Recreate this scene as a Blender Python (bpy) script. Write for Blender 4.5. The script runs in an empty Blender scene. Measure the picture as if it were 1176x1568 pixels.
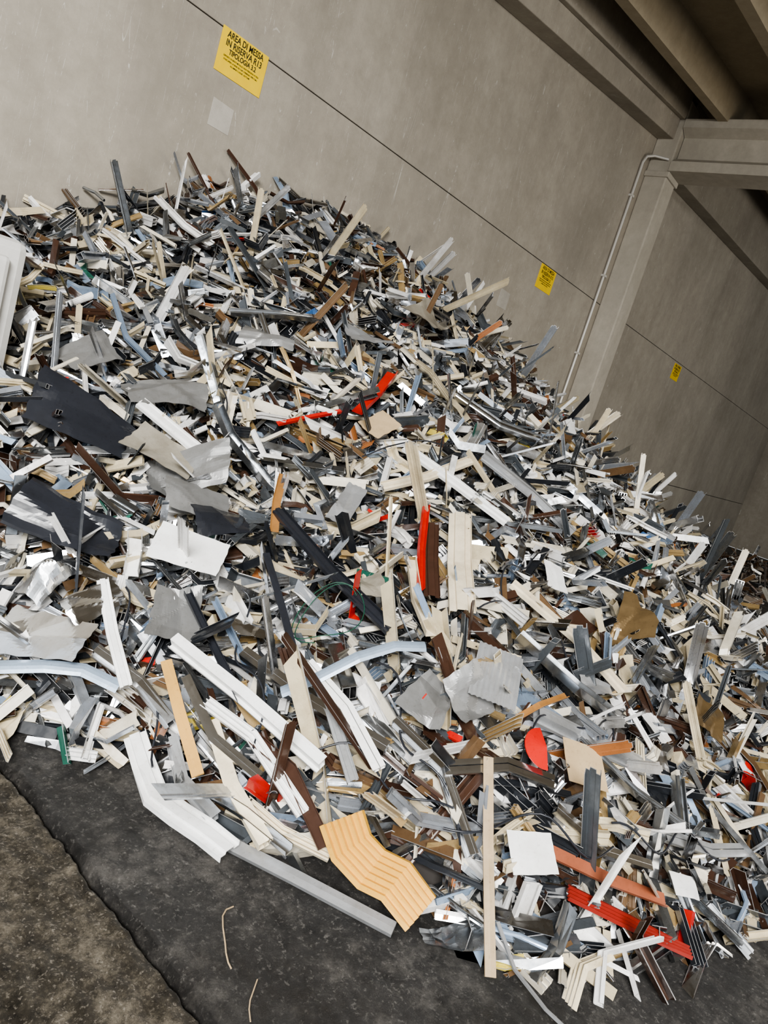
import bpy, math, numpy as np
from mathutils import Vector, Matrix, noise
rng=np.random.default_rng(23)
prng=np.random.default_rng(7)
D=5.2; CH=1.7
# ---------- camera
pitch=math.radians(9.7); roll=math.radians(17.2); hd=math.radians(36.7)
f0=Vector((math.cos(hd),math.sin(hd),0)); r0=Vector((math.sin(hd),-math.cos(hd),0))
F=f0*math.cos(pitch)+Vector((0,0,-math.sin(pitch))); u0=r0.cross(F)
R=r0*math.cos(roll)+u0*math.sin(roll); U=-r0*math.sin(roll)+u0*math.cos(roll)
cam=bpy.data.objects.new('camera',bpy.data.cameras.new('camera'))
bpy.context.collection.objects.link(cam)
M=Matrix((R,U,-F)).transposed().to_4x4(); M.translation=Vector((0,0,CH)); cam.matrix_world=M
cam.data.sensor_fit='VERTICAL'; cam.data.sensor_height=24; cam.data.lens=24*1100/1568
cam.data.clip_start=0.05
bpy.context.scene.camera=cam
try:
    bpy.context.scene.view_settings.view_transform='AgX'
    bpy.context.scene.view_settings.look='AgX - Medium High Contrast'
except Exception as ex: print(ex)

# ---------- pile heightfield
footXY=[(-4.2,2.6),(-2.2,2.5),(-1.12,2.45),(-.68,2.5),(-.17,2.25),(.44,2.06),(1.0,2.1),(1.53,2.39),(2.08,2.81),(3.3,4),(4.3,6.1),(4.5,8),(4.6,10),(5.6,13),(7.2,17),(9.2,20.5)]
foot=np.array([(.598*X+.802*Y,-.802*X+.598*Y) for X,Y in footXY])
foot=np.vstack([[(-1.6,5.9)],foot,[(25,5.9)]])
Cs=np.array([-1,0,1,2,3.3,4,4.9,6.2,8,10.3,12.2,15.4,19.8,24.5]); Cz=np.array([.9,1.3,1.6,2.05,2.7,2.98,3.08,2.93,2.6,2.12,1.85,1.1,.45,.0])
ph=prng.uniform(0,6.28,(14,)); dirs=prng.uniform(0,6.28,14); fr=np.linspace(1.2,5.5,14)
def lumps(s,t):
    z=0
    for a,d,k in zip(ph,dirs,fr): z=z+np.sin(k*(s*np.cos(d)+t*np.sin(d))+a)/k
    return z*.045
def H(s,t):
    s=np.atleast_1d(np.asarray(s,float)); t=np.atleast_1d(np.asarray(t,float))
    d=np.full(s.shape,1e9)
    for (a,b),(c,e) in zip(foot[:-1],foot[1:]):
        L2=(c-a)**2+(e-b)**2
        q=np.clip(((s-a)*(c-a)+(t-b)*(e-b))/L2,0,1)
        d=np.minimum(d,np.hypot(s-a-q*(c-a),t-b-q*(e-b)))
    ins=np.zeros(s.shape,bool); P=foot; n=len(P)
    for i in range(n):
        a,b=P[i]; c,e=P[(i+1)%n]
        if b==e: continue
        cr=((b>t)!=(e>t))&(s<(c-a)*(t-b)/(e-b)+a); ins^=cr
    dw=np.maximum(D-t,0); C=np.interp(s,Cs,Cz)
    x=d/(d+dw+1e-6)
    z=C*x**.93+ np.minimum(d*1.2,1)*(lumps(s,t)+.05)*np.clip(dw*1.5,.15,1)
    z=z+.28*np.exp(-((s-1.5)**2+(t-3.6)**2)/.12)
    return np.where(ins,z,-d*.5)
def H1(x,y): return max(0.,float(H(x,y)[0]))
def HN(x,y,e=.08):
    return Vector((-(H1(x+e,y)-H1(x-e,y))/(2*e),-(H1(x,y+e)-H1(x,y-e))/(2*e),1)).normalized()

# ---------- material helpers
def newmat(name):
    m=bpy.data.materials.new(name); m.use_nodes=True; nt=m.node_tree
    return m,nt,nt.nodes['Principled BSDF']
def ramp(nt,src,stops):
    r=nt.nodes.new('ShaderNodeValToRGB'); e=r.color_ramp.elements
    while len(e)<len(stops): e.new(.5)
    for el,(p,c) in zip(e,stops): el.position=p; el.color=(*c,1)
    nt.links.new(src,r.inputs[0]); return r.outputs[0]
def mix(nt,fac,a,b,mode='MIX'):
    m=nt.nodes.new('ShaderNodeMix'); m.data_type='RGBA'; m.blend_type=mode
    ins=[i for i in m.inputs if i.enabled]
    for sock,v in zip(ins,(fac,a,b)):
        if isinstance(v,bpy.types.NodeSocket): nt.links.new(v,sock)
        elif isinstance(v,(int,float)): sock.default_value=v
        else: sock.default_value=(*v,1)
    return [o for o in m.outputs if o.enabled][0]
def noisev(nt,scale,detail=5,rough=.6,stretch=None,dist=0,rot=None):
    tc=nt.nodes.new('ShaderNodeTexCoord'); out=tc.outputs['Object']
    if stretch:
        mp=nt.nodes.new('ShaderNodeMapping'); mp.inputs['Scale'].default_value=stretch
        if rot: mp.inputs['Rotation'].default_value=rot
        nt.links.new(out,mp.inputs[0]); out=mp.outputs[0]
    n=nt.nodes.new('ShaderNodeTexNoise'); n.inputs['Scale'].default_value=scale; n.inputs['Detail'].default_value=detail; n.inputs['Roughness'].default_value=rough; n.inputs['Distortion'].default_value=dist
    nt.links.new(out,n.inputs['Vector']); return n.outputs['Fac']
def bump(nt,b,src,st,dist=.01):
    n=nt.nodes.new('ShaderNodeBump'); n.inputs['Strength'].default_value=st; n.inputs['Distance'].default_value=dist
    nt.links.new(src,n.inputs['Height']); nt.links.new(n.outputs[0],b.inputs['Normal'])
def concrete(name,c1,c2,scr=True,streak=True):
    m,nt,b=newmat(name)
    col=ramp(nt,noisev(nt,.9,8,.65),[(.3,c1),(.7,c2)])
    col=mix(nt,.22,col,ramp(nt,noisev(nt,7,10,.78),[(.32,tuple(x*.45 for x in c1)),(.7,tuple(min(1,x*1.4) for x in c2))]))
    if streak:
        s=ramp(nt,noisev(nt,1.6,4,.6,(1,1,.08)),[(.40,(0,0,0)),(.75,(1,1,1))])
        col=mix(nt,mix(nt,.4,(0,0,0),s),col,tuple(x*.55 for x in c1))
        s=ramp(nt,noisev(nt,.55,5,.7),[(.45,(0,0,0)),(.7,(.45,.45,.45))])
        col=mix(nt,s,col,tuple(x*.62 for x in c1))
    if scr:
        for k,(sc,rot) in enumerate(((3.2,.5),(4.1,-.7),(3.7,.1),(2.9,1.2),(4.6,-.25),(5.6,.8))):
            line=ramp(nt,noisev(nt,sc,0,.5,(2.6,1,.14),0,(0,rot,0)),[(.4965,(0,0,0)),(.5,(1,1,1)),(.5035,(0,0,0))])
            msk=ramp(nt,noisev(nt,3.3+k*.7,5,.85),[(.53,(0,0,0)),(.58,(.55,.55,.55))])
            f=mix(nt,1.0,line,msk,'MULTIPLY')
            col=mix(nt,f,col,(.62,.60,.56))
    nt.links.new(col,b.inputs['Base Color']); b.inputs['Roughness'].default_value=.85
    bump(nt,b,noisev(nt,30,8,.7),.2,.008)
    return m
m_wall=concrete('wall_concrete',(.30,.268,.218),(.38,.345,.288))
m_col=concrete('column_concrete',(.42,.38,.31),(.53,.49,.42),False)
m_roof=concrete('roof_concrete',(.28,.235,.16),(.36,.305,.22),False,False)
m_patch=concrete('patch_plaster',(.36,.335,.29),(.45,.42,.37),False,False)
m_blk=concrete('block_concrete',(.5,.49,.46),(.66,.65,.62),False)
m_dark,nt,b=newmat('dark_gap'); b.inputs['Base Color'].default_value=(.02,.018,.015,1); b.inputs['Roughness'].default_value=1

def mesh_obj(name,V,Fc,mat=None,parent=None,smooth=False):
    me=bpy.data.meshes.new(name); me.from_pydata([tuple(v) for v in V],[],[tuple(int(i) for i in f) for f in Fc]); me.update()
    o=bpy.data.objects.new(name,me); bpy.context.collection.objects.link(o)
    if mat: me.materials.append(mat)
    if parent: o.parent=parent
    if smooth:
        for p in me.polygons: p.use_smooth=True
    return o
def hexa(name,x0,x1,y0,y1,zb,zt,mat,parent=None,bev=.01):
    V=[(x0,y0,zb[0]),(x1,y0,zb[1]),(x1,y1,zb[1]),(x0,y1,zb[0]),(x0,y0,zt[0]),(x1,y0,zt[1]),(x1,y1,zt[1]),(x0,y1,zt[0])]
    Fc=[(0,3,2,1),(4,5,6,7),(0,1,5,4),(1,2,6,5),(2,3,7,6),(3,0,4,7)]
    o=mesh_obj(name,V,Fc,mat,parent)
    if bev:
        md=o.modifiers.new('bevel','BEVEL'); md.width=bev; md.segments=2
    return o
def empty(name):
    e=bpy.data.objects.new(name,None); bpy.context.collection.objects.link(e); return e
# ---------- walls
JZ=3.84
wall=empty('wall_back')
XE=25.3
zr=lambda s: 6.62+(.13 if s<10.95 else .075)*(s-10.95)
xs=[-3,10.95,XE]
hexa('backing',-3,XE,D+.06,D+.25,(0,0),(8,8),m_dark,wall,0)
for i in range(2):
    a,bx=xs[i],xs[i+1]
    hexa(f'panel_low_{i}',a,bx,D,D+.2,(0,0),(1.40,1.40),m_wall,wall)
    hexa(f'panel_mid_{i}',a,bx,D,D+.2,(1.412,1.412),(JZ-.004,JZ-.004),m_wall,wall,.006)
    hexa(f'panel_high_{i}',a,bx,D,D+.2,(JZ+.004,JZ+.004),(zr(a)+.4,zr(bx)+.4),m_wall,wall,.006)
for x,z,w,h in ((3.36,3.17,.2,.2),(7.95,3.05,.24,.22)):
    hexa('plaster_patch',x,x+w,D-.003,D,(z,z),(z+h,z+h-.01),m_patch,wall,.001)
wr=empty('wall_right')
hexa('panel_low',XE,XE+.2,-10,D+.2,(0,0),(JZ-.006,)*2,m_wall,wr)
hexa('panel_high',XE,XE+.2,-10,D+.2,(JZ+.006,)*2,(8.2,)*2,m_wall,wr)
# ---------- roof
ceil=empty('ceiling')
for i,(a,bx) in enumerate(((-2,10.95),(10.95,XE))):
    hexa(f'slab_{i}',a,bx,-10,D+.2,(zr(a)+.42,zr(bx)+.42),(zr(a)+.6,zr(bx)+.6),m_roof,ceil,0)
    for k,y in enumerate(np.arange(4.3,-10,-1.15)):
        w0,w1=.07,.13
        V=[]
        for x in (a,bx):
            z=zr(x); V+= [(x,y-w0,z),(x,y+w0,z),(x,y+w1,z+.43),(x,y-w1,z+.43)]
        mesh_obj(f'rib_{i}_{k}',V,[(0,1,2,3),(7,6,5,4),(0,4,5,1),(1,5,6,2),(2,6,7,3),(3,7,4,0)],m_roof,ceil)
eb=empty('trim_1')
hexa('edge_beam_near',-2,10.75,D-.26,D,(6.35+.145*(-2-10.75),6.35),(zr(-2)+.42,zr(10.75)+.42),m_wall,eb)
hexa('edge_beam_lip',-2,10.75,D-.34,D-.26,(6.35+.145*(-2-10.75)+.28,6.63),(zr(-2)+.42,zr(10.75)+.42),m_wall,eb)
hexa('edge_beam_far',11.15,XE,D-.26,D,(6.02,6.02+.065*(XE-11.15)),(zr(11.15)+.42,zr(XE)+.42),m_wall,eb)
# ---------- column, beam
c=empty('concrete_column')
hexa('shaft',10.75,11.15,D-.35,D,(0,0),(6.9,6.9),m_col,c,.02)
hexa('cap',10.72,11.18,D-.38,D,(5.80,5.80),(5.88,5.88),m_col,c,.01)
bm=empty('concrete_roof_beam')
def yprism(name,prof,y0,y1,mat,parent):
    n=len(prof); V=[(x,y0,z) for x,z in prof]+[(x,y1,z) for x,z in prof]
    Fc=[tuple(range(n)),tuple(reversed(range(n,2*n)))]+[(i,i+n,(i+1)%n+n,(i+1)%n) for i in range(n)]
    return mesh_obj(name,V,Fc,mat,parent)
yprism('i_section',[(10.70,5.88),(11.2,5.88),(11.2,6.02),(11.03,6.12),(11.03,6.42),(11.2,6.5),(11.2,6.62),(10.70,6.62),(10.70,6.5),(10.87,6.42),(10.87,6.12),(10.70,6.02)],-10,D-.36,m_col,bm)
# ---------- conduit
m_pipe,nt,b=newmat('galvanised_pipe'); b.inputs['Base Color'].default_value=(.6,.58,.54,1); b.inputs['Metallic'].default_value=.3; b.inputs['Roughness'].default_value=.4
def tube(name,pts,r,mat,parent=None,res=2):
    cu=bpy.data.curves.new(name,'CURVE'); cu.dimensions='3D'; cu.bevel_depth=r; cu.bevel_resolution=res; cu.use_fill_caps=True
    sp=cu.splines.new('POLY'); sp.points.add(len(pts)-1)
    for p,q in zip(sp.points,pts): p.co=(*q,1)
    cu.materials.append(mat)
    o=bpy.data.objects.new(name,cu); bpy.context.collection.objects.link(o)
    if parent:o.parent=parent
    return o
cp=empty('conduit_pipe')
tube('pipe',[(10.5,D-.03,0),(10.5,D-.03,5.9),(10.53,D-.05,6.0),(10.62,D-.12,6.05),(10.73,D-.3,6.05)],.02,m_pipe,cp)
for k,z in enumerate((1.5,3,4.2,5.4)): hexa(f'clip_{k}',10.46,10.54,D-.06,D,(z,z),(z+.03,z+.03),m_pipe,cp,0)
# ---------- signs
m_yel,nt,b=newmat('sign_yellow'); nt.links.new(ramp(nt,noisev(nt,9,4),[(.3,(.80,.53,.005)),(.7,(.86,.60,.01))]),b.inputs['Base Color']); b.inputs['Roughness'].default_value=.5
m_blk2,nt,b=newmat('sign_black'); b.inputs['Base Color'].default_value=(.01,.01,.01,1)
def sign(x,z):
    o=hexa('wall_sign',0,.45,-.006,0,(-.31,)*2,(0,)*2,m_yel,None,.001)
    o.location=(x,D-.001,z)
    for i,(tx,sz,zz) in enumerate((('AREA DI MESSA',.064,-.058),('IN RISERVA R13',.064,-.115),('TIPOLOGIA 3.2',.05,-.162),('DEPOSITO DI RIFIUTI METALLICI NON FERROSI IN ATTESA',.0165,-.19),('DI RECUPERO AI SENSI DEL D.M. 5 FEBBRAIO 1998 E S.M.I.',.0165,-.213),('ALLUMINIO E LEGHE - ROTTAMI',.0165,-.236))):
        cu=bpy.data.curves.new('text','FONT'); cu.body=tx; cu.size=sz; cu.align_x='CENTER'; cu.extrude=.0006; cu.offset=.0012 if sz>.03 else .0002
        t=bpy.data.objects.new(f'text_{i}',cu); bpy.context.collection.objects.link(t); t.parent=o
        t.scale=(.80,1,1)
        t.rotation_euler=(math.pi/2,0,0); t.location=(.225,-.0068,zz); cu.materials.append(m_blk2)
    return o
sign(3.3,3.855); sign(8.7,3.83); sign(14.85,3.8)
# ---------- barrier
bb=empty('concrete_barrier')
hexa('block',.1,1.70,3.85,4.35,(0,0),(1.84,1.84),m_blk,bb,.05)
hexa('lip',.1,1.60,3.80,3.86,(0,0),(1.75,1.75),m_blk,bb,.025)

# ---------- floor
m_floor,nt,b=newmat('floor_concrete')
tc=nt.nodes.new('ShaderNodeTexCoord'); sx=nt.nodes.new('ShaderNodeSeparateXYZ'); nt.links.new(tc.outputs['Object'],sx.inputs[0])
side=nt.nodes.new('ShaderNodeMath'); side.operation='LESS_THAN'; side.inputs[1].default_value=1.262; nt.links.new(sx.outputs[0],side.inputs[0])
cA=ramp(nt,noisev(nt,3.5,12,.85),[(.36,(.020,.019,.018)),(.5,(.058,.054,.05)),(.66,(.21,.195,.175))])
cA=mix(nt,ramp(nt,noisev(nt,60,4,.7),[(.56,(0,0,0)),(.70,(.6,.6,.6))]),cA,(.36,.34,.31))
cA=mix(nt,ramp(nt,noisev(nt,1.6,3,.6),[(.45,(0,0,0)),(.7,(.6,.6,.6))]),cA,(.03,.028,.026))
cB=ramp(nt,noisev(nt,5,12,.85),[(.38,(.014,.011,.008)),(.5,(.07,.058,.04)),(.64,(.32,.275,.205))])
cB=mix(nt,ramp(nt,noisev(nt,90,3,.7),[(.56,(0,0,0)),(.70,(.7,.7,.7))]),cB,(.45,.40,.33))
nt.links.new(mix(nt,side.outputs[0],cA,cB),b.inputs['Base Color'])
nt.links.new(ramp(nt,noisev(nt,5,5),[(.3,(.28,)*3),(.7,(.7,)*3)]),b.inputs['Roughness'])
bump(nt,b,noisev(nt,28,12,.85),1.0,.035)
def axis(lo,a,bq,hi,fine,coarse):
    return np.unique(np.round(np.concatenate([np.arange(lo,a,coarse),np.arange(a,bq,fine),np.arange(bq,hi,coarse),[hi]]),4))
ax=axis(-12,.2,3.4,XE,.011,.8); ay=axis(-12,-.6,2.8,D,.014,.8)
gx,gy=np.meshgrid(ax,ay,indexing='ij')
gz=np.zeros(gx.shape)
fi=np.where((gx>.2)&(gx<3.4)&(gy>-.6)&(gy<2.8))
for i,j in zip(*fi):
    x,y=gx[i,j],gy[i,j]
    w=1.0 if x<1.265 else .6
    q=1.265+.015*noise.noise((0,y*6,3))+.008*noise.noise((0,y*30,3))
    g=math.exp(-((x-q)/.013)**2)*.04
    gz[i,j]=w*(.012*noise.noise((x*5,y*5,0))+.013*noise.noise((x*22,y*22,1)))-g
gz-=.005
nx,ny=gx.shape
V=np.stack([gx,gy,gz],-1).reshape(-1,3)
idx=np.arange(nx*ny).reshape(nx,ny)
Fq=np.stack([idx[:-1,:-1],idx[1:,:-1],idx[1:,1:],idx[:-1,1:]],-1).reshape(-1,4)
def fast_mesh(name,V,Fq,mat,smooth=True,col=None):
    me=bpy.data.meshes.new(name); me.vertices.add(len(V)); me.vertices.foreach_set('co',V.astype(np.float32).ravel())
    me.loops.add(Fq.size); me.loops.foreach_set('vertex_index',Fq.astype(np.int32).ravel())
    me.polygons.add(len(Fq)); me.polygons.foreach_set('loop_start',np.arange(0,Fq.size,4,dtype=np.int32))
    me.update(calc_edges=True)
    me.polygons.foreach_set('use_smooth',np.full(len(Fq),smooth))
    if col is not None:
        a=me.attributes.new('col','FLOAT_COLOR','FACE'); a.data.foreach_set('color',col.astype(np.float32).ravel())
    me.materials.append(mat)
    o=bpy.data.objects.new(name,me); bpy.context.collection.objects.link(o); return o
fast_mesh('floor',V,Fq,m_floor)

# ---------- scrap material
def dirtcol(nt,src,amt=.6):
    dirt=ramp(nt,noisev(nt,6,6,.7),[(.42,(0,0,0)),(.72,(amt,)*3)])
    col=mix(nt,dirt,src,mix(nt,1.0,src,(.42,.38,.32),'MULTIPLY'))
    return mix(nt,ramp(nt,noisev(nt,70,3,.6),[(.6,(0,0,0)),(.75,(.5,.5,.5))]),col,mix(nt,1.0,col,(.55,.52,.48),'MULTIPLY'))
m_scrap,nt,b=newmat('scrap_metal')
at=nt.nodes.new('ShaderNodeAttribute'); at.attribute_name='col'
nt.links.new(dirtcol(nt,at.outputs['Color'],.6),b.inputs['Base Color']); nt.links.new(at.outputs['Alpha'],b.inputs['Metallic'])
nt.links.new(ramp(nt,noisev(nt,12,4),[(.3,(.13,)*3),(.7,(.36,)*3)]),b.inputs['Roughness'])
bump(nt,b,noisev(nt,14,2,.5),.12,.01)
def paint(name,c,metal=0,rough=.45,amt=.5):
    m,nt,b=newmat(name)
    rgb=nt.nodes.new('ShaderNodeRGB'); rgb.outputs[0].default_value=(*c,1)
    nt.links.new(dirtcol(nt,rgb.outputs[0],amt),b.inputs['Base Color']); b.inputs['Metallic'].default_value=metal; b.inputs['Roughness'].default_value=rough
    bump(nt,b,noisev(nt,14,2,.5),.12,.01)
    return m

# ---------- templates
def prof(sections,th,nseg=2,bend=(0,0),twist=0,kink=0,kx=.1,L=1.0,skew=0):
    Vs=[];Fs=[];K=[];base=0
    X=np.linspace(-.5,.5,nseg+1)
    if kink: X=np.unique(np.append(X,[kx-.01,kx+.01]))
    for pts,closed in sections:
        p=np.array(pts,float); n=len(p)
        if closed: d=np.roll(p,-1,0)-np.roll(p,1,0)
        else:
            d=np.gradient(p,axis=0)
        d/= (np.linalg.norm(d,axis=1,keepdims=True)+1e-9); nr=np.stack([-d[:,1],d[:,0]],1)
        o=p+nr*th/2; i_=p-nr*th/2
        loop=np.concatenate([o,i_])
        m=2*n
        for k,x in enumerate(X):
            Vs.append(np.column_stack([np.full(m,x*L),loop]))
            if k in(0,len(X)-1) : Vs[-1][:,0]+=skew*loop[:,0]
        e=[(j,(j+1)%n) for j in range(n if closed else n-1)]
        for k in range(len(X)-1):
            a=base+k*m; c=a+m
            for j,l in e:
                Fs.append((a+j,a+l,c+l,c+j));K.append(0)
                Fs.append((a+n+l,a+n+j,c+n+j,c+n+l));K.append(0)
            if not closed:
                Fs.append((a+n,a,c,c+n));K.append(1); Fs.append((a+n-1,a+2*n-1,c+2*n-1,c+n-1));K.append(1)
        for a in (base,base+(len(X)-1)*m):
            for j,l in e: Fs.append((a+j,a+n+j,a+n+l,a+l));K.append(1)
        base+=m*len(X)
    V=np.concatenate(Vs)
    x=V[:,0].copy(); a=twist*x; y,z=V[:,1].copy(),V[:,2].copy()
    V[:,1]=y*np.cos(a)-z*np.sin(a)+bend[0]*x*x; V[:,2]=y*np.sin(a)+z*np.cos(a)+bend[1]*x*x
    if kink: V[:,2]+=np.where(x>kx*L,(x-kx*L)*math.tan(kink),0)
    return V,np.array(Fs),np.array(K)
def sheet(nx,ny,w,amp,seed,L=1.0,rag=1.0):
    r=np.random.default_rng(seed)
    u,v=np.meshgrid(np.linspace(-.5,.5,nx+1),np.linspace(-.5,.5,ny+1),indexing='ij')
    z=np.zeros(u.shape)
    for q in range(3 if nx<7 else 11):
        a=r.uniform(0,6.28); c0=r.uniform(-.45,.45); z+=amp*(1 if q<3 else .5)*r.uniform(-.8,.8)*np.abs(u*np.cos(a)+v*np.sin(a)-c0)
    if nx<7:
        uu=u+r.normal(0,.015,u.shape)*rag; vv=v*(1-.25*rag*r.random()*(u+.5))+r.normal(0,.02,u.shape)*rag
    else:
        p1,p2,p3,p4=r.uniform(0,6.28,4)
        tri=lambda x:2*np.abs((x/3.14)%2-1)-1
        uu=u*(1+rag*(.05*tri(v*4+p1)+.02*tri(v*23+p2))); vv=v*(1+rag*(.05*tri(u*4+p3)+.03*tri(u*19+p4)-.35*(u+.5)*r.random()))
    V=np.stack([uu*L,vv*w,(z-z.mean())*L],-1).reshape(-1,3); n=len(V)
    id=np.arange(n).reshape(u.shape)
    Fq=np.stack([id[:-1,:-1],id[1:,:-1],id[1:,1:],id[:-1,1:]],-1).reshape(-1,4)
    V2=V.copy(); V2[:,2]-=.002
    return np.vstack([V,V2]),np.vstack([Fq,Fq[:,::-1]+n]),np.zeros(2*len(Fq),int)
def rect(w,h,x=0,y=0): return ([(x-w/2,y-h/2),(x+w/2,y-h/2),(x+w/2,y+h/2),(x-w/2,y+h/2)],True)
def sec(kind,w,h):
    if kind=='flat': return [([(-w/2,0),(0,.0015),(w/2,0)],False)]
    if kind=='L': return [([(-w/2,h),(-w/2,0),(w/2,0)],False)]
    if kind=='U': return [([(-w/2,h),(-w/2,0),(w/2,0),(w/2,h)],False)]
    if kind=='box': return [rect(w,h)]
    if kind=='win': return [rect(w*.6,h),([(-w*.3,-h/2),(-w*.7,-h/2),(-w*.7,-h*.2)],False),([(w*.3,h/2),(w*.62,h/2)],False)]
    if kind=='win2': return [rect(w*.5,h*.9),([(w*.25,h*.45),(w*.8,h*.45),(w*.8,h*.1)],False),([(w*.25,-h*.45),(w*.6,-h*.45)],False)]
    if kind=='E': return [([(-w/2,h*.7),(-w/2,0),(w/2,0),(w/2,h*.5)],False),([(-w*.2,0),(-w*.2,h*.6)],False),([(w*.18,0),(w*.18,h*.6)],False)]
    if kind=='cham': return [rect(w*.45,h*.8,-w*.3),rect(w*.45,h*.8,w*.3),([(-w*.55,h*.4),(-w*.75,h*.4),(-w*.75,h*.65)],False)]
    if kind=='T': return [([(-w/2,0),(w/2,0)],False),([(0,0),(0,h)],False)]
    if kind=='Z': return [([(-w/2,h),(-w/4,h),(-w/8,0),(w/2,0)],False)]
    if kind=='C': return [([(-w*.3,h),(-w/2,h),(-w/2,0),(w/2,0),(w/2,h),(w*.3,h)],False)]
    if kind=='step': return [([(-w/2,-h*.6),(-w/2,0),(-w*.25,0),(-w*.22,h*.3),(w*.2,h*.3),(w*.24,0),(w/2,0),(w/2,h*.5)],False)]
    if kind=='slat':
        a=np.linspace(-1,1,5); return [([(q*w/2,.008*(1-q*q)) for q in a]+[(w/2+.003,-.008)],False)]
    if kind=='rib':
        W=w; k=2*max(4,int(W/.022))+1; xs=np.linspace(-W/2,W/2,k); return [([(x,h*.3*((i//1)%2)) for i,x in enumerate(xs)],False)]
    if kind=='pipe':
        a=np.linspace(0,6.28,9)[:-1]; return [([(h*.6*math.cos(q),h*.6*math.sin(q)) for q in a],True)]
temps=[];tw=[];tk=[]
plan=[('flat',12,1.0),('L',7,1.0),('U',9,1.4),('box',7,1.0),('win',9,1.8),('win2',9,1.8),('E',6,1.2),('cham',6,1.1),('T',4,.7),('Z',4,.7),('C',5,1.0),('step',6,1.7),('slat',6,.8),('rib',3,.35),('pipe',2,.2)]
for kind,cnt,wt in plan:
    for i in range(cnt):
        r=np.random.default_rng(len(temps)*31+3)
        w=r.uniform(.024,.058); h=r.uniform(.015,.042)
        if kind=='rib': w*=1.8; h=.02
        bent=r.random()<.45
        t=prof(sec(kind,w,h),.0028 if kind!='flat' else .004,2 if bent else 1,(r.normal(0,.12),r.normal(0,.18)) if bent else (0,0),r.normal(0,.6) if bent else 0,r.choice([0,0,0,r.uniform(-.8,.8)]),r.uniform(-.3,.3),1.0,r.choice([0,0,1,-1,.5]))
        temps.append(t);tw.append(wt/cnt);tk.append(0)
for i in range(12):
    temps.append(sheet(6,5,.6,.32,i));tw.append(.6/12);tk.append(1)
tw=np.array(tw)/sum(tw); tk=np.array(tk)
PAL=[((.66,.57,.39),0,12),((.77,.71,.58),0,11),((.87,.86,.84),0,14),((.80,.81,.83),1.0,20),((.42,.44,.46),.95,14),((.58,.62,.68),.7,8),((.08,.09,.10),.2,8),((.018,.02,.024),0,12),((.055,.028,.018),0,8),((.14,.085,.045),0,4),((.40,.28,.13),.3,4),((.30,.39,.52),.3,3),((.34,.13,.045),0,1.0),((.55,.02,.015),0,.45),((.02,.10,.07),0,.5),((.62,.5,.1),0,.2),((.06,.15,.35),0,.15)]
DPAL=[((.06,.04,.03),0,5),((.12,.07,.04),0,5),((.3,.25,.2),0,3),((.5,.48,.42),.2,2),((.03,.03,.03),0,4)]

# ---------- larger individual items; loose scrap settles beneath them
heroes=[]
kids=[]
def P3(x,y,l): return Vector((x,y,H1(x,y)+l))
def sweep(name,xy,w,h,kind,mat,lift=.07,th=.003,rollv=0,lifts=None,kid=False,clear=False):
    heroes.append((xy,w,clear))
    pts=[P3(x,y,(lifts[i] if lifts else lift)) for i,(x,y) in enumerate(xy)]
    if not lifts:
        pts=[Vector((p.x,p.y,max(p.z,.035))) for p in pts]
    Vs=[];Fs=[]
    base=0
    ups=[HN(x,y) for x,y in xy]
    for pl,closed in sec(kind,w,h):
        p=np.array(pl,float); n=len(p)
        d=(np.roll(p,-1,0)-np.roll(p,1,0)) if closed else np.gradient(p,axis=0)
        d/=(np.linalg.norm(d,axis=1,keepdims=True)+1e-9); nr=np.stack([-d[:,1],d[:,0]],1)
        loop=np.concatenate([p+nr*th/2,p-nr*th/2]); m=2*n
        for k,q in enumerate(pts):
            tg=(pts[min(k+1,len(pts)-1)]-pts[max(k-1,0)]).normalized()
            up=ups[k]; up=(up-tg*up.dot(tg)).normalized()
            sd=up.cross(tg)
            up,sd=up*math.cos(rollv)+sd*math.sin(rollv),sd*math.cos(rollv)-up*math.sin(rollv)
            for a,b2 in loop: Vs.append(q+sd*a+up*b2)
        e=[(j,(j+1)%n) for j in range(n if closed else n-1)]
        for k in range(len(pts)-1):
            a=base+k*m; c=a+m
            for j,l in e:
                Fs.append((a+j,a+l,c+l,c+j)); Fs.append((a+n+l,a+n+j,c+n+j,c+n+l))
            if not closed:
                Fs.append((a+n,a,c,c+n)); Fs.append((a+n-1,a+2*n-1,c+2*n-1,c+n-1))
        for a in (base,base+(len(pts)-1)*m):
            for j,l in e: Fs.append((a+j,a+n+j,a+n+l,a+l))
        base+=m*len(pts)
    lo=min(v.z for v in Vs)
    if lo<.002: Vs=[v+Vector((0,0,.002-lo)) for v in Vs]
    o=mesh_obj(name,Vs,Fs,mat)
    if kid: kids.append(o)
    return o
def plate(name,x,y,L,w,ang,mat,amp=.05,seed=0,lift=.1,nx=28,ny=20,tilt=0,rag=1,rib=0,kid=False):
    heroes.append(([(x,y),(x+.01,y)],max(L,w)*.9,False))
    V,Fq,_=sheet(nx,ny,w,amp,seed,L,rag)
    if rib: V[:,2]+=rib*np.sin(V[:,1]*2*math.pi/(w/9))
    n=HN(x,y,.15); xa=Vector((math.cos(ang),math.sin(ang),0)); xa=(xa-n*xa.dot(n)).normalized(); ya=n.cross(xa)
    xa,n=(xa*math.cos(tilt)+n*math.sin(tilt)),(n*math.cos(tilt)-xa*math.sin(tilt))
    c0=P3(x,y,lift)
    W=[c0+xa*v[0]+ya*v[1]+n*v[2] for v in V]
    lo=min(p.z for p in W)
    if lo<.01: W=[p+Vector((0,0,.01-lo)) for p in W]
    o=mesh_obj(name,W,Fq,mat)
    if kid: kids.append(o)
    return o
p_white=paint('white_paint',(.86,.86,.84),0,.35,.3); p_cream=paint('cream_paint',(.74,.65,.48)); p_red=paint('red_paint',(.50,.016,.010),0,.35,.4)
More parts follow.
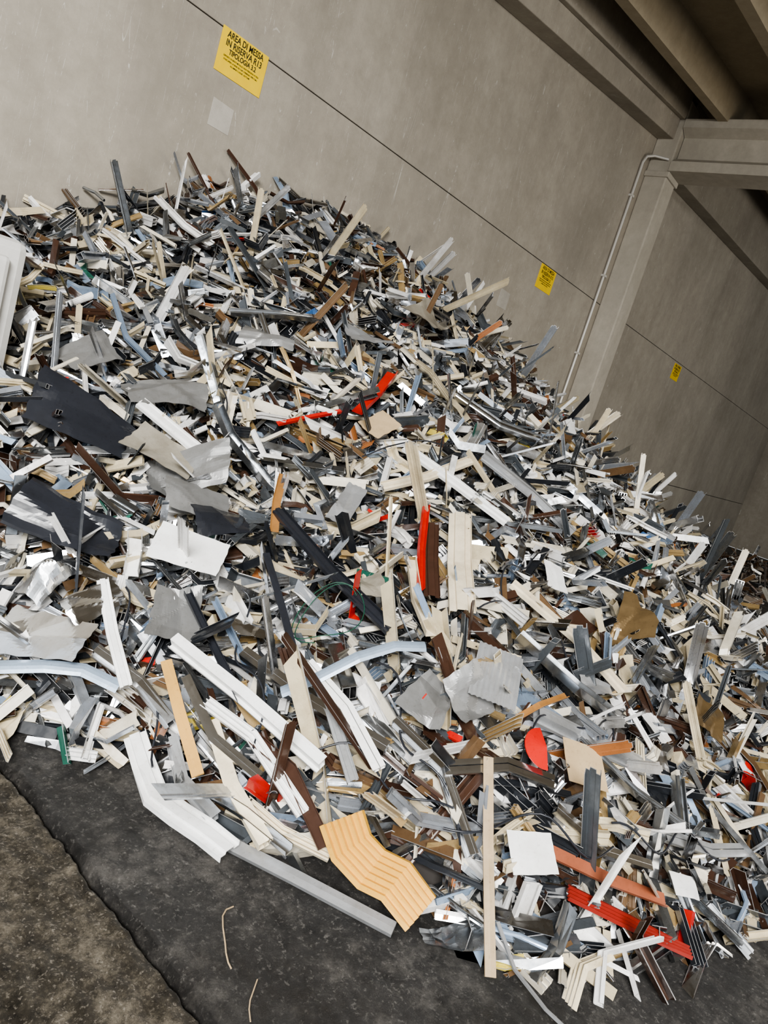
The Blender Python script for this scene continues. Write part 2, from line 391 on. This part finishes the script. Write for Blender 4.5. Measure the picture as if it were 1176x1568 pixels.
p_dred=paint('dark_red_paint',(.26,.022,.014)); p_terra=paint('terracotta_paint',(.32,.10,.05)); p_yel=paint('yellow_paint',(.68,.37,.06),.15,.4,.3)
p_tan=paint('tan_wood',(.60,.34,.09),0,.6,.3); p_blue=paint('blue_grey_paint',(.32,.40,.50),.3,.35); p_grey=paint('grey_metal',(.25,.25,.245),.4,.4)
p_lgrey=paint('light_grey_metal',(.50,.51,.52),.6,.35); p_black=paint('black_paint',(.022,.024,.03),0,.25,.4); p_brown=paint('brown_paint',(.06,.03,.02),0,.3)
p_bronze=paint('bronze_metal',(.26,.18,.09),.6,.3); p_silver=paint('silver_metal',(.85,.86,.87),1.0,.22,.15); p_wood=paint('weathered_wood',(.44,.33,.20),0,.6); p_board=paint('tan_board',(.50,.37,.22),0,.6,.3)
p_green=paint('green_wire',(.01,.07,.04),0,.4); p_shell=paint('rust_wood',(.33,.16,.05),0,.5); p_beige=paint('beige_grey_sheet',(.36,.33,.27),.25,.4,.6)
sweep('white_gutter_profile',[(1.665,2.08),(1.64,1.95),(1.60,1.80),(1.62,1.68),(1.65,1.56),(1.665,1.44)],.085,.035,'step',p_white,.05,clear=True)
sweep('yellow_ribbed_panel',[(1.945,1.23),(1.935,1.15),(1.955,1.06),(1.975,.97),(2.0,.86)],.17,.04,'rib',p_yel,lifts=[.12,.09,.07,.09,.06],rollv=.15,clear=True)
heroes.append(([(1.95,1.22),(1.96,1.05),(2.0,.88)],.24,True))
sweep('tan_wood_strip',[(1.82,2.20),(1.76,1.98),(1.70,1.72)],.045,.01,'flat',p_tan,lifts=[.12,.14,.12],th=.008)
sweep('blue_grey_strip',[(2.05,1.75),(2.14,1.66),(2.27,1.60),(2.40,1.53),(2.50,1.45)],.05,.02,'slat',p_blue,lifts=[.10,.15,.17,.17,.15])
sweep('dark_red_ribbed_board',[(2.47,.57),(2.66,.38),(2.86,.19)],.05,.03,'rib',p_dred,.05,th=.008,clear=True)
sweep('terracotta_strip',[(2.47,.69),(2.66,.50),(2.87,.33)],.05,.015,'L',p_terra,.06)
sweep('red_strip',[(3.30,2.20),(3.05,1.98),(2.81,1.76)],.035,.02,'U',p_red,.10,rollv=.5)
sweep('red_strip',[(3.36,2.93),(3.60,3.02),(3.86,3.16)],.07,.03,'L',p_red,.12,rollv=.2)
sweep('red_strip',[(2.91,3.10),(3.12,3.06),(3.32,3.02)],.035,.02,'L',p_red,.07)
sweep('cream_channel',[(3.42,2.04),(3.15,1.79),(2.88,1.54)],.12,.045,'step',p_cream,.08,rollv=-.1)
sweep('brown_profile',[(3.25,2.09),(3.05,1.90),(2.84,1.70)],.075,.03,'step',p_brown,.08)
sweep('dark_window_profile',[(2.58,2.58),(2.53,2.1),(2.47,1.62)],.05,.035,'step',p_black,.13,kid=True)
sweep('dark_window_profile',[(2.34,2.33),(2.23,2.05),(2.11,1.75)],.03,.03,'box',p_black,.15,kid=True)
sweep('dark_window_profile',[(2.02,2.42),(2.0,2.15),(1.95,1.85)],.03,.03,'U',p_black,.08,kid=True)
sweep('light_blue_strip',[(1.31,2.56),(1.45,2.45),(1.56,2.36),(1.65,2.23)],.055,.02,'slat',p_blue,.10)
sweep('wood_slat',[(2.43,1.0),(2.27,.83),(2.07,.60)],.038,.01,'flat',p_wood,lifts=[.13,.12,.03],th=.006)
sweep('white_thin_strip',[(2.20,.68),(2.15,.56),(2.10,.42),(2.09,.3)],.014,.008,'L',p_lgrey,.05)
sweep('grey_edge_strip',[(1.70,1.52),(1.80,1.25),(1.93,.9)],.045,.02,'flat',p_lgrey,lifts=[.02,.02,.02],th=.02,clear=True)
for xy,w,h,kd,mt,lf in [
 ([(1.88,2.26),(1.95,1.85),(2.0,1.42)],.045,.04,'win',p_white,.11),([(1.86,1.95),(1.90,1.7),(1.88,1.35)],.05,.035,'E',p_white,.09),
 ([(1.84,1.88),(1.77,1.62),(1.75,1.38)],.05,.04,'win2',p_cream,.07),([(2.18,1.78),(2.13,1.55),(2.05,1.3)],.04,.03,'step',p_lgrey,.10),
 ([(2.75,1.0),(3.0,.8),(3.3,.62)],.05,.04,'win',p_lgrey,.08),([(2.05,2.02),(2.1,1.65),(2.2,1.3)],.045,.04,'win2',p_silver,.08),
 ([(2.3,1.1),(2.5,.95),(2.62,.8)],.045,.04,'cham',p_silver,.09),([(3.0,1.3),(3.1,1.0),(3.3,.8)],.05,.04,'U',p_silver,.09),
 ([(2.95,1.95),(2.72,1.7),(2.6,1.5)],.045,.03,'U',p_cream,.1),([(3.5,2.6),(3.55,2.2),(3.62,1.85)],.055,.03,'step',p_white,.1),
 ([(3.2,2.45),(3.45,2.35),(3.8,2.3)],.05,.03,'step',p_cream,.1),([(1.9,1.75),(1.93,1.5),(1.88,1.22)],.05,.02,'U',p_brown,.08),
 ([(2.75,2.78),(2.62,2.64),(2.5,2.48)],.045,.015,'L',p_shell,.11),([(2.62,1.02),(2.75,1.0),(2.95,.98)],.025,.015,'L',p_shell,.12),
 ([(1.72,2.62),(1.68,2.4),(1.66,2.2)],.045,.03,'step',p_white,.13),([(1.62,2.4),(1.72,2.2),(1.74,1.98)],.04,.03,'win',p_silver,.10),
 ([(2.16,1.75),(2.16,1.5),(2.12,1.25)],.04,.03,'cham',p_white,.13),([(2.9,.85),(3.05,.6),(3.25,.4)],.045,.03,'E',p_silver,.08),
 ([(2.6,.75),(2.72,.55),(2.9,.42)],.035,.03,'win2',p_silver,.05),([(3.3,1.55),(3.45,1.2),(3.5,.9)],.045,.03,'step',p_cream,.1),
 ([(2.2,3.4),(2.35,3.1),(2.45,2.9)],.06,.03,'step',p_white,.13),([(3.9,2.3),(4.1,2.0),(4.2,1.7)],.06,.04,'win',p_lgrey,.1),
 ([(1.74,1.95),(1.69,1.78),(1.70,1.58)],.04,.03,'win',p_lgrey,.06),([(1.80,1.55),(1.83,1.38),(1.90,1.2)],.04,.03,'E',p_cream,.04),
 ([(1.72,1.68),(1.76,1.5),(1.80,1.3)],.035,.03,'U',p_silver,.07),([(3.1,.45),(3.35,.3),(3.6,.2)],.045,.03,'cham',p_lgrey,.06),
 ([(2.28,1.35),(2.3,1.1),(2.22,.85)],.035,.03,'win',p_silver,.09),([(1.85,2.1),(1.8,1.8),(1.83,1.55)],.035,.03,'win2',p_silver,.1),
 ([(4.3,2.9),(4.5,2.6),(4.8,2.4)],.06,.04,'step',p_silver,.1),([(3.0,3.9),(3.3,3.75),(3.6,3.7)],.06,.04,'E',p_silver,.1)]:
    sweep('window_profile_offcut',xy,w,h,kd,mt,lf,kid=True)
plate('white_sheet_panel',2.085,2.565,.33,.22,math.atan2(-.24,.2),p_white,.04,3,.13,rag=.5)
plate('white_sheet_panel',2.39,.71,.17,.15,-.6,p_white,.05,4,.10,rag=.3)
plate('white_sheet_panel',3.0,.30,.13,.09,-.7,p_white,.08,5,.09,rag=.3)
plate('white_sheet_panel',3.63,1.48,.2,.13,.9,p_white,.2,6,.12,rag=.6)
plate('tan_board_panel',2.80,.76,.2,.18,-.7,p_board,.04,7,.12,rag=.2)
plate('grey_ribbed_sheet',2.64,1.17,.27,.2,.6,p_lgrey,.05,8,.15,6,54,rag=.05,rib=.003)
for x,y,L,w,an,mt,am,sd,lf in [(2.40,1.30,.22,.2,.3,p_grey,.7,9,.12),(2.52,1.2,.18,.18,1.3,p_grey,.7,10,.12),(2.28,2.97,.36,.26,-.4,p_grey,.5,11,.12),
 (4.56,3.55,.5,.35,.4,p_beige,.4,13,.15),(1.94,2.36,.3,.22,.9,p_grey,.35,21,.09),(1.69,2.94,.46,.28,-.9,p_black,.3,12,.13),(1.89,3.37,.50,.28,-.7,p_black,.3,14,.13),
 (2.3,2.65,.27,.2,-.2,p_black,.35,15,.12),(2.37,3.43,.44,.26,-.3,p_grey,.3,16,.13),(2.20,3.10,.36,.24,-1.0,p_beige,.35,17,.13),(2.25,2.80,.32,.2,-.5,p_grey,.4,18,.12),
 (4.0,1.12,.3,.16,.7,p_bronze,.5,22,.13),(3.99,.60,.3,.15,.5,p_bronze,.5,23,.12),(3.45,2.80,.22,.18,.2,p_board,.25,24,.12),
 (2.95,2.45,.3,.14,.5,p_lgrey,.3,31,.12),(3.9,3.5,.34,.2,-.3,p_lgrey,.35,32,.13),(3.1,3.6,.34,.2,-.8,p_grey,.35,33,.13),(2.05,3.75,.34,.2,.4,p_grey,.3,34,.13),
 (2.62,1.9,.2,.13,.9,p_beige,.35,35,.12),(3.3,.95,.22,.13,-.4,p_lgrey,.35,36,.12),(1.66,2.55,.24,.16,.2,p_silver,.5,37,.14),(2.1,2.1,.2,.13,-.9,p_silver,.4,38,.12)]:
    plate('bent_sheet_offcut',x,y,L,w,an,mt,am,sd,lf,kid=True)
plate('silver_sheet',1.47,2.55,.38,.24,-.9,p_silver,.2,19,.12,tilt=.25)
plate('silver_sheet',1.55,2.78,.26,.2,.4,p_silver,.7,20,.13)
# red curved cut-off
a=np.linspace(0,math.pi,13); c0=P3(2.63,.88,.13); n=HN(2.63,.88)
xa=Vector((.55,.8,0)).normalized(); xa=(xa-n*n.dot(xa)).normalized(); ya=n.cross(xa)
V=[c0+n*.02]+[c0+xa*.085*math.cos(q)+ya*.085*math.sin(q) for q in a]; V+= [v-n*.004 for v in V]
k=len(a)+1
mesh_obj('red_plastic_cutoff',V,[(0,i,i+1) for i in range(1,k-1)]+[(k,k+i+1,k+i) for i in range(1,k-1)]+[(i,k+i,k+i+1,i+1) for i in range(1,k-1)]+[(0,k,k+1,1),(0,k-1,2*k-1,k)],p_red)
heroes.append(([(2.63,.88),(2.64,.88)],.12,False))
def wire(name,pts,r,mat): return tube(name,pts,r,mat)
q=[]
for i in range(60):
    a=i/59*2*math.pi*1.6; rr=.15+.02*math.sin(a*1.3)
    x,y=2.32+rr*1.0*math.cos(a),1.85+rr*.8*math.sin(a); q.append((x,y,H1(x,y)+.15+.03*math.sin(a*2)))
wire('green_wire_loop',q,.0022,p_green)
wire('bent_wire',[(1.56,1.27,.008),(1.53,1.27,.01),(1.505,1.255,.01),(1.48,1.22,.008),(1.45,1.17,.008),(1.43,1.14,.008),(1.415,1.11,.008),(1.41,1.09,.008)],.0025,p_wood)
wire('bent_wire',[(1.45,1.02,.008),(1.42,1.0,.008),(1.39,.98,.008),(1.37,.96,.008),(1.35,.93,.008)],.002,p_wood)
for ci,(x,y,a) in enumerate(((2.17,1.0,-1.2),(2.55,.95,-.3),(2.2,2.3,-1.5),(2.9,1.5,.2),(3.2,2.7,-.8),(2.0,1.5,-1.0),(1.8,2.6,-1.3),(3.1,.75,.9),(2.6,3.2,.5),(2.35,1.6,-1.4),(2.75,.6,-.2))):
    q=[]
    for i in range(22):
        a+=.22*math.sin(i*.45+ci*1.7); x+=.035*math.cos(a); y+=.035*math.sin(a)
        q.append((x,y,max(.01,H1(x,y)+.10+.02*math.sin(i*.6))))
    kids.append(wire('black_cable',q,.0045,p_black))

# ---------- scatter
def scatter(name,s,t,h,nrm,pal,tilt=.27,lmed=.225,rngl=.47,depth=(-.19,.06),hero=True):
    n=len(s); dist=np.hypot(s,t)
    pw=np.array([p[2] for p in pal],float); pw/=pw.sum(); pc=np.array([(*p[0],p[1]) for p in pal])
    up=np.array([0,0,1.]); ct=np.cross(nrm,up); ct/=np.linalg.norm(ct,axis=1,keepdims=True)+1e-6
    dn=np.cross(nrm,ct)
    ang=np.where(rng.random(n)<.4,rng.normal(0,.5,n),rng.uniform(0,6.28,n))[:,None]
    xa=ct*np.cos(ang)+dn*np.sin(ang)
    xa=xa+nrm*np.clip(rng.normal(0,tilt,(n,1)),-.6,.6); xa/=np.linalg.norm(xa,axis=1,keepdims=True)
    ya=np.cross(nrm,xa); ya/=np.linalg.norm(ya,axis=1,keepdims=True); za=np.cross(xa,ya)
    ro=np.where(rng.random(n)<.45,rng.normal(0,.4,n),rng.uniform(0,6.28,n))
    c_,s_=np.cos(ro)[:,None],np.sin(ro)[:,None]; ya,za=ya*c_+za*s_,-ya*s_+za*c_
    far=np.clip(dist/7,1,1.6)
    med=np.where(dist<3.3,lmed*1.2,lmed)
    ti=rng.choice(len(temps),n,p=tw); ci=rng.choice(len(pal),n,p=pw)
    issheet=tk[ti]==1
    Ln=np.clip(med*np.exp(rng.normal(0,rngl,n)),.08,.58)*far**.4
    Ln=np.where(ci>=12,np.minimum(Ln,.16),Ln) if len(pal)>12 else Ln
    Ln=np.where(issheet,np.minimum(Ln,.28),Ln)
    Ln=np.where(h<.12,np.minimum(Ln,.26),Ln)
    wd=rng.uniform(.55,1.3,n)*far**.5
    off=rng.uniform(depth[0],depth[1],n)
    off=np.where(issheet,np.minimum(off,.0),off)
    keep=np.ones(n,bool)
    if hero:
        for xy,w,clear in heroes:
            for (a,b),(c,e) in zip(xy[:-1],xy[1:]):
                L2=(c-a)**2+(e-b)**2; q=np.clip(((s-a)*(c-a)+(t-b)*(e-b))/L2,0,1)
                d=np.hypot(s-a-q*(c-a),t-b-q*(e-b)); k=d<w/2+.05
                off[k]=np.minimum(off[k],-.05)
                if clear: keep&=~((d<w/2+.03)&(h<.2))
    pos=np.stack([s,t,h],1)+nrm*off[:,None]
    ext=np.abs(xa[:,1])*Ln/2+.03
    pos[:,1]=np.minimum(pos[:,1],D-ext)
    low=np.abs(xa[:,2])*Ln/2*.9+.01
    pos[:,2]=np.maximum(pos[:,2],low)
    cols=pc[ci].copy(); cols[:,:3]*=rng.uniform(.68,1.08,(n,1))
    SV=[];SF=[];SC=[];base=0
    for k,(TV,TF,TK) in enumerate(temps):
        id=np.where((ti==k)&keep)[0]
        if len(id)==0: continue
        m=len(TV)
        sc=np.stack([Ln[id]*.9]*3,1) if tk[k] else np.stack([Ln[id],wd[id],wd[id]],1)
        P=TV[None]*sc[:,None,:]
        Wd=P[:,:,0:1]*xa[id][:,None]+P[:,:,1:2]*ya[id][:,None]+P[:,:,2:3]*za[id][:,None]+pos[id][:,None]
        SV.append(Wd.reshape(-1,3))
        SF.append((TF[None]+(base+np.arange(len(id))*m)[:,None,None]).reshape(-1,4))
        cc=np.repeat(cols[id][:,None,:],len(TF),1)
        cc[:,TK==1]=cc[:,TK==1]*.3+np.array([.7,.7,.7,.8])*.7
        SC.append(cc.reshape(-1,4)); base+=m*len(id)
    SV=np.vstack(SV);SF=np.vstack(SF);SC=np.vstack(SC)
    SV[:,1]=np.minimum(SV[:,1],D-.004); SV[:,2]=np.maximum(SV[:,2],.0)
    return fast_mesh(name,SV,SF,m_scrap,False,SC)
n0=int(470*26*7.7)
s=rng.uniform(-1.2,24.5,n0); t=rng.uniform(-2.5,D-.03,n0)
dist=np.hypot(s,t); dens=np.clip(1.0*(4.1/np.maximum(dist,2.9))**1.4,.07,1)
k=(rng.random(n0)<dens); s,t=s[k],t[k]
h=H(s,t); k=h>-.01; s,t,h=s[k],t[k],h[k]
k=~((s<1.8)&(t>3.72)&(t<4.5))&~((s>10.5)&(s<11.3)&(t>4.7)); s,t,h=s[k],t[k],h[k]
e=.06
nrm=np.stack([-(H(s+e,t)-H(s-e,t))/(2*e),-(H(s,t+e)-H(s,t-e))/(2*e),np.ones(len(s))],1); nrm/=np.linalg.norm(nrm,axis=1,keepdims=True)
print('PIECES',len(s))
pile=scatter('scrap_metal_pile',s,t,h,nrm,PAL)
for o in kids: o.parent=pile
n1=1500; s=16.8+rng.normal(0,1.5,n1); t=2.6+rng.normal(0,1.0,n1)
hp=lambda s,t: .4*np.exp(-(((s-16.8)/2.2)**2+((t-2.6)/1.5)**2))
h=hp(s,t); nr=np.stack([-(hp(s+e,t)-h)/e,-(hp(s,t+e)-h)/e,np.ones(n1)],1); nr/=np.linalg.norm(nr,axis=1,keepdims=True)
dd=scatter('dark_debris',s,t,h,nr,DPAL,.3,.22,hero=False); dd.parent=pile
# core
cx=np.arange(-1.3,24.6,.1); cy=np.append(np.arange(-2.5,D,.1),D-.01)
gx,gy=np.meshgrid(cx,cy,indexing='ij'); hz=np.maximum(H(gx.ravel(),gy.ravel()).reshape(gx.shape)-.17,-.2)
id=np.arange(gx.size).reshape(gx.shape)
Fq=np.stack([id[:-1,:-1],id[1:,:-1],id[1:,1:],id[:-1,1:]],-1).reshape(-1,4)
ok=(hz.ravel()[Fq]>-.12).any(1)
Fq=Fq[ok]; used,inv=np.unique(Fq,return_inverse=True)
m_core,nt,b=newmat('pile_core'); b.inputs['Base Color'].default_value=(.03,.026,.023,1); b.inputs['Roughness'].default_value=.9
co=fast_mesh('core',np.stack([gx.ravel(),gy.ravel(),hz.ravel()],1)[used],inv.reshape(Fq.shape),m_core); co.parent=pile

# ---------- light
w=bpy.data.worlds.new('world'); bpy.context.scene.world=w; w.use_nodes=True
bg=w.node_tree.nodes['Background']; bg.inputs[0].default_value=(.88,.94,1,1); bg.inputs[1].default_value=1.15
def area(name,loc,tgt,sx_,sy_,en,col):
    l=bpy.data.lights.new(name,'AREA'); l.shape='RECTANGLE'; l.size=sx_; l.size_y=sy_; l.energy=en; l.color=col
    o=bpy.data.objects.new(name,l); bpy.context.collection.objects.link(o); o.location=loc
    o.rotation_euler=(Vector(tgt)-o.location).to_track_quat('-Z','Y').to_euler()
area('daylight_opening',(-3.6,-2.2,4.8),(4,2.6,.6),3.2,1.8,1550,(1,.99,.97))
area('warm_side_fill',(9,-9,3),(9,5,5.5),8,3,400,(1,.88,.70))  # added warm fill lamp, out of view, brightens roof, beam and upper wall
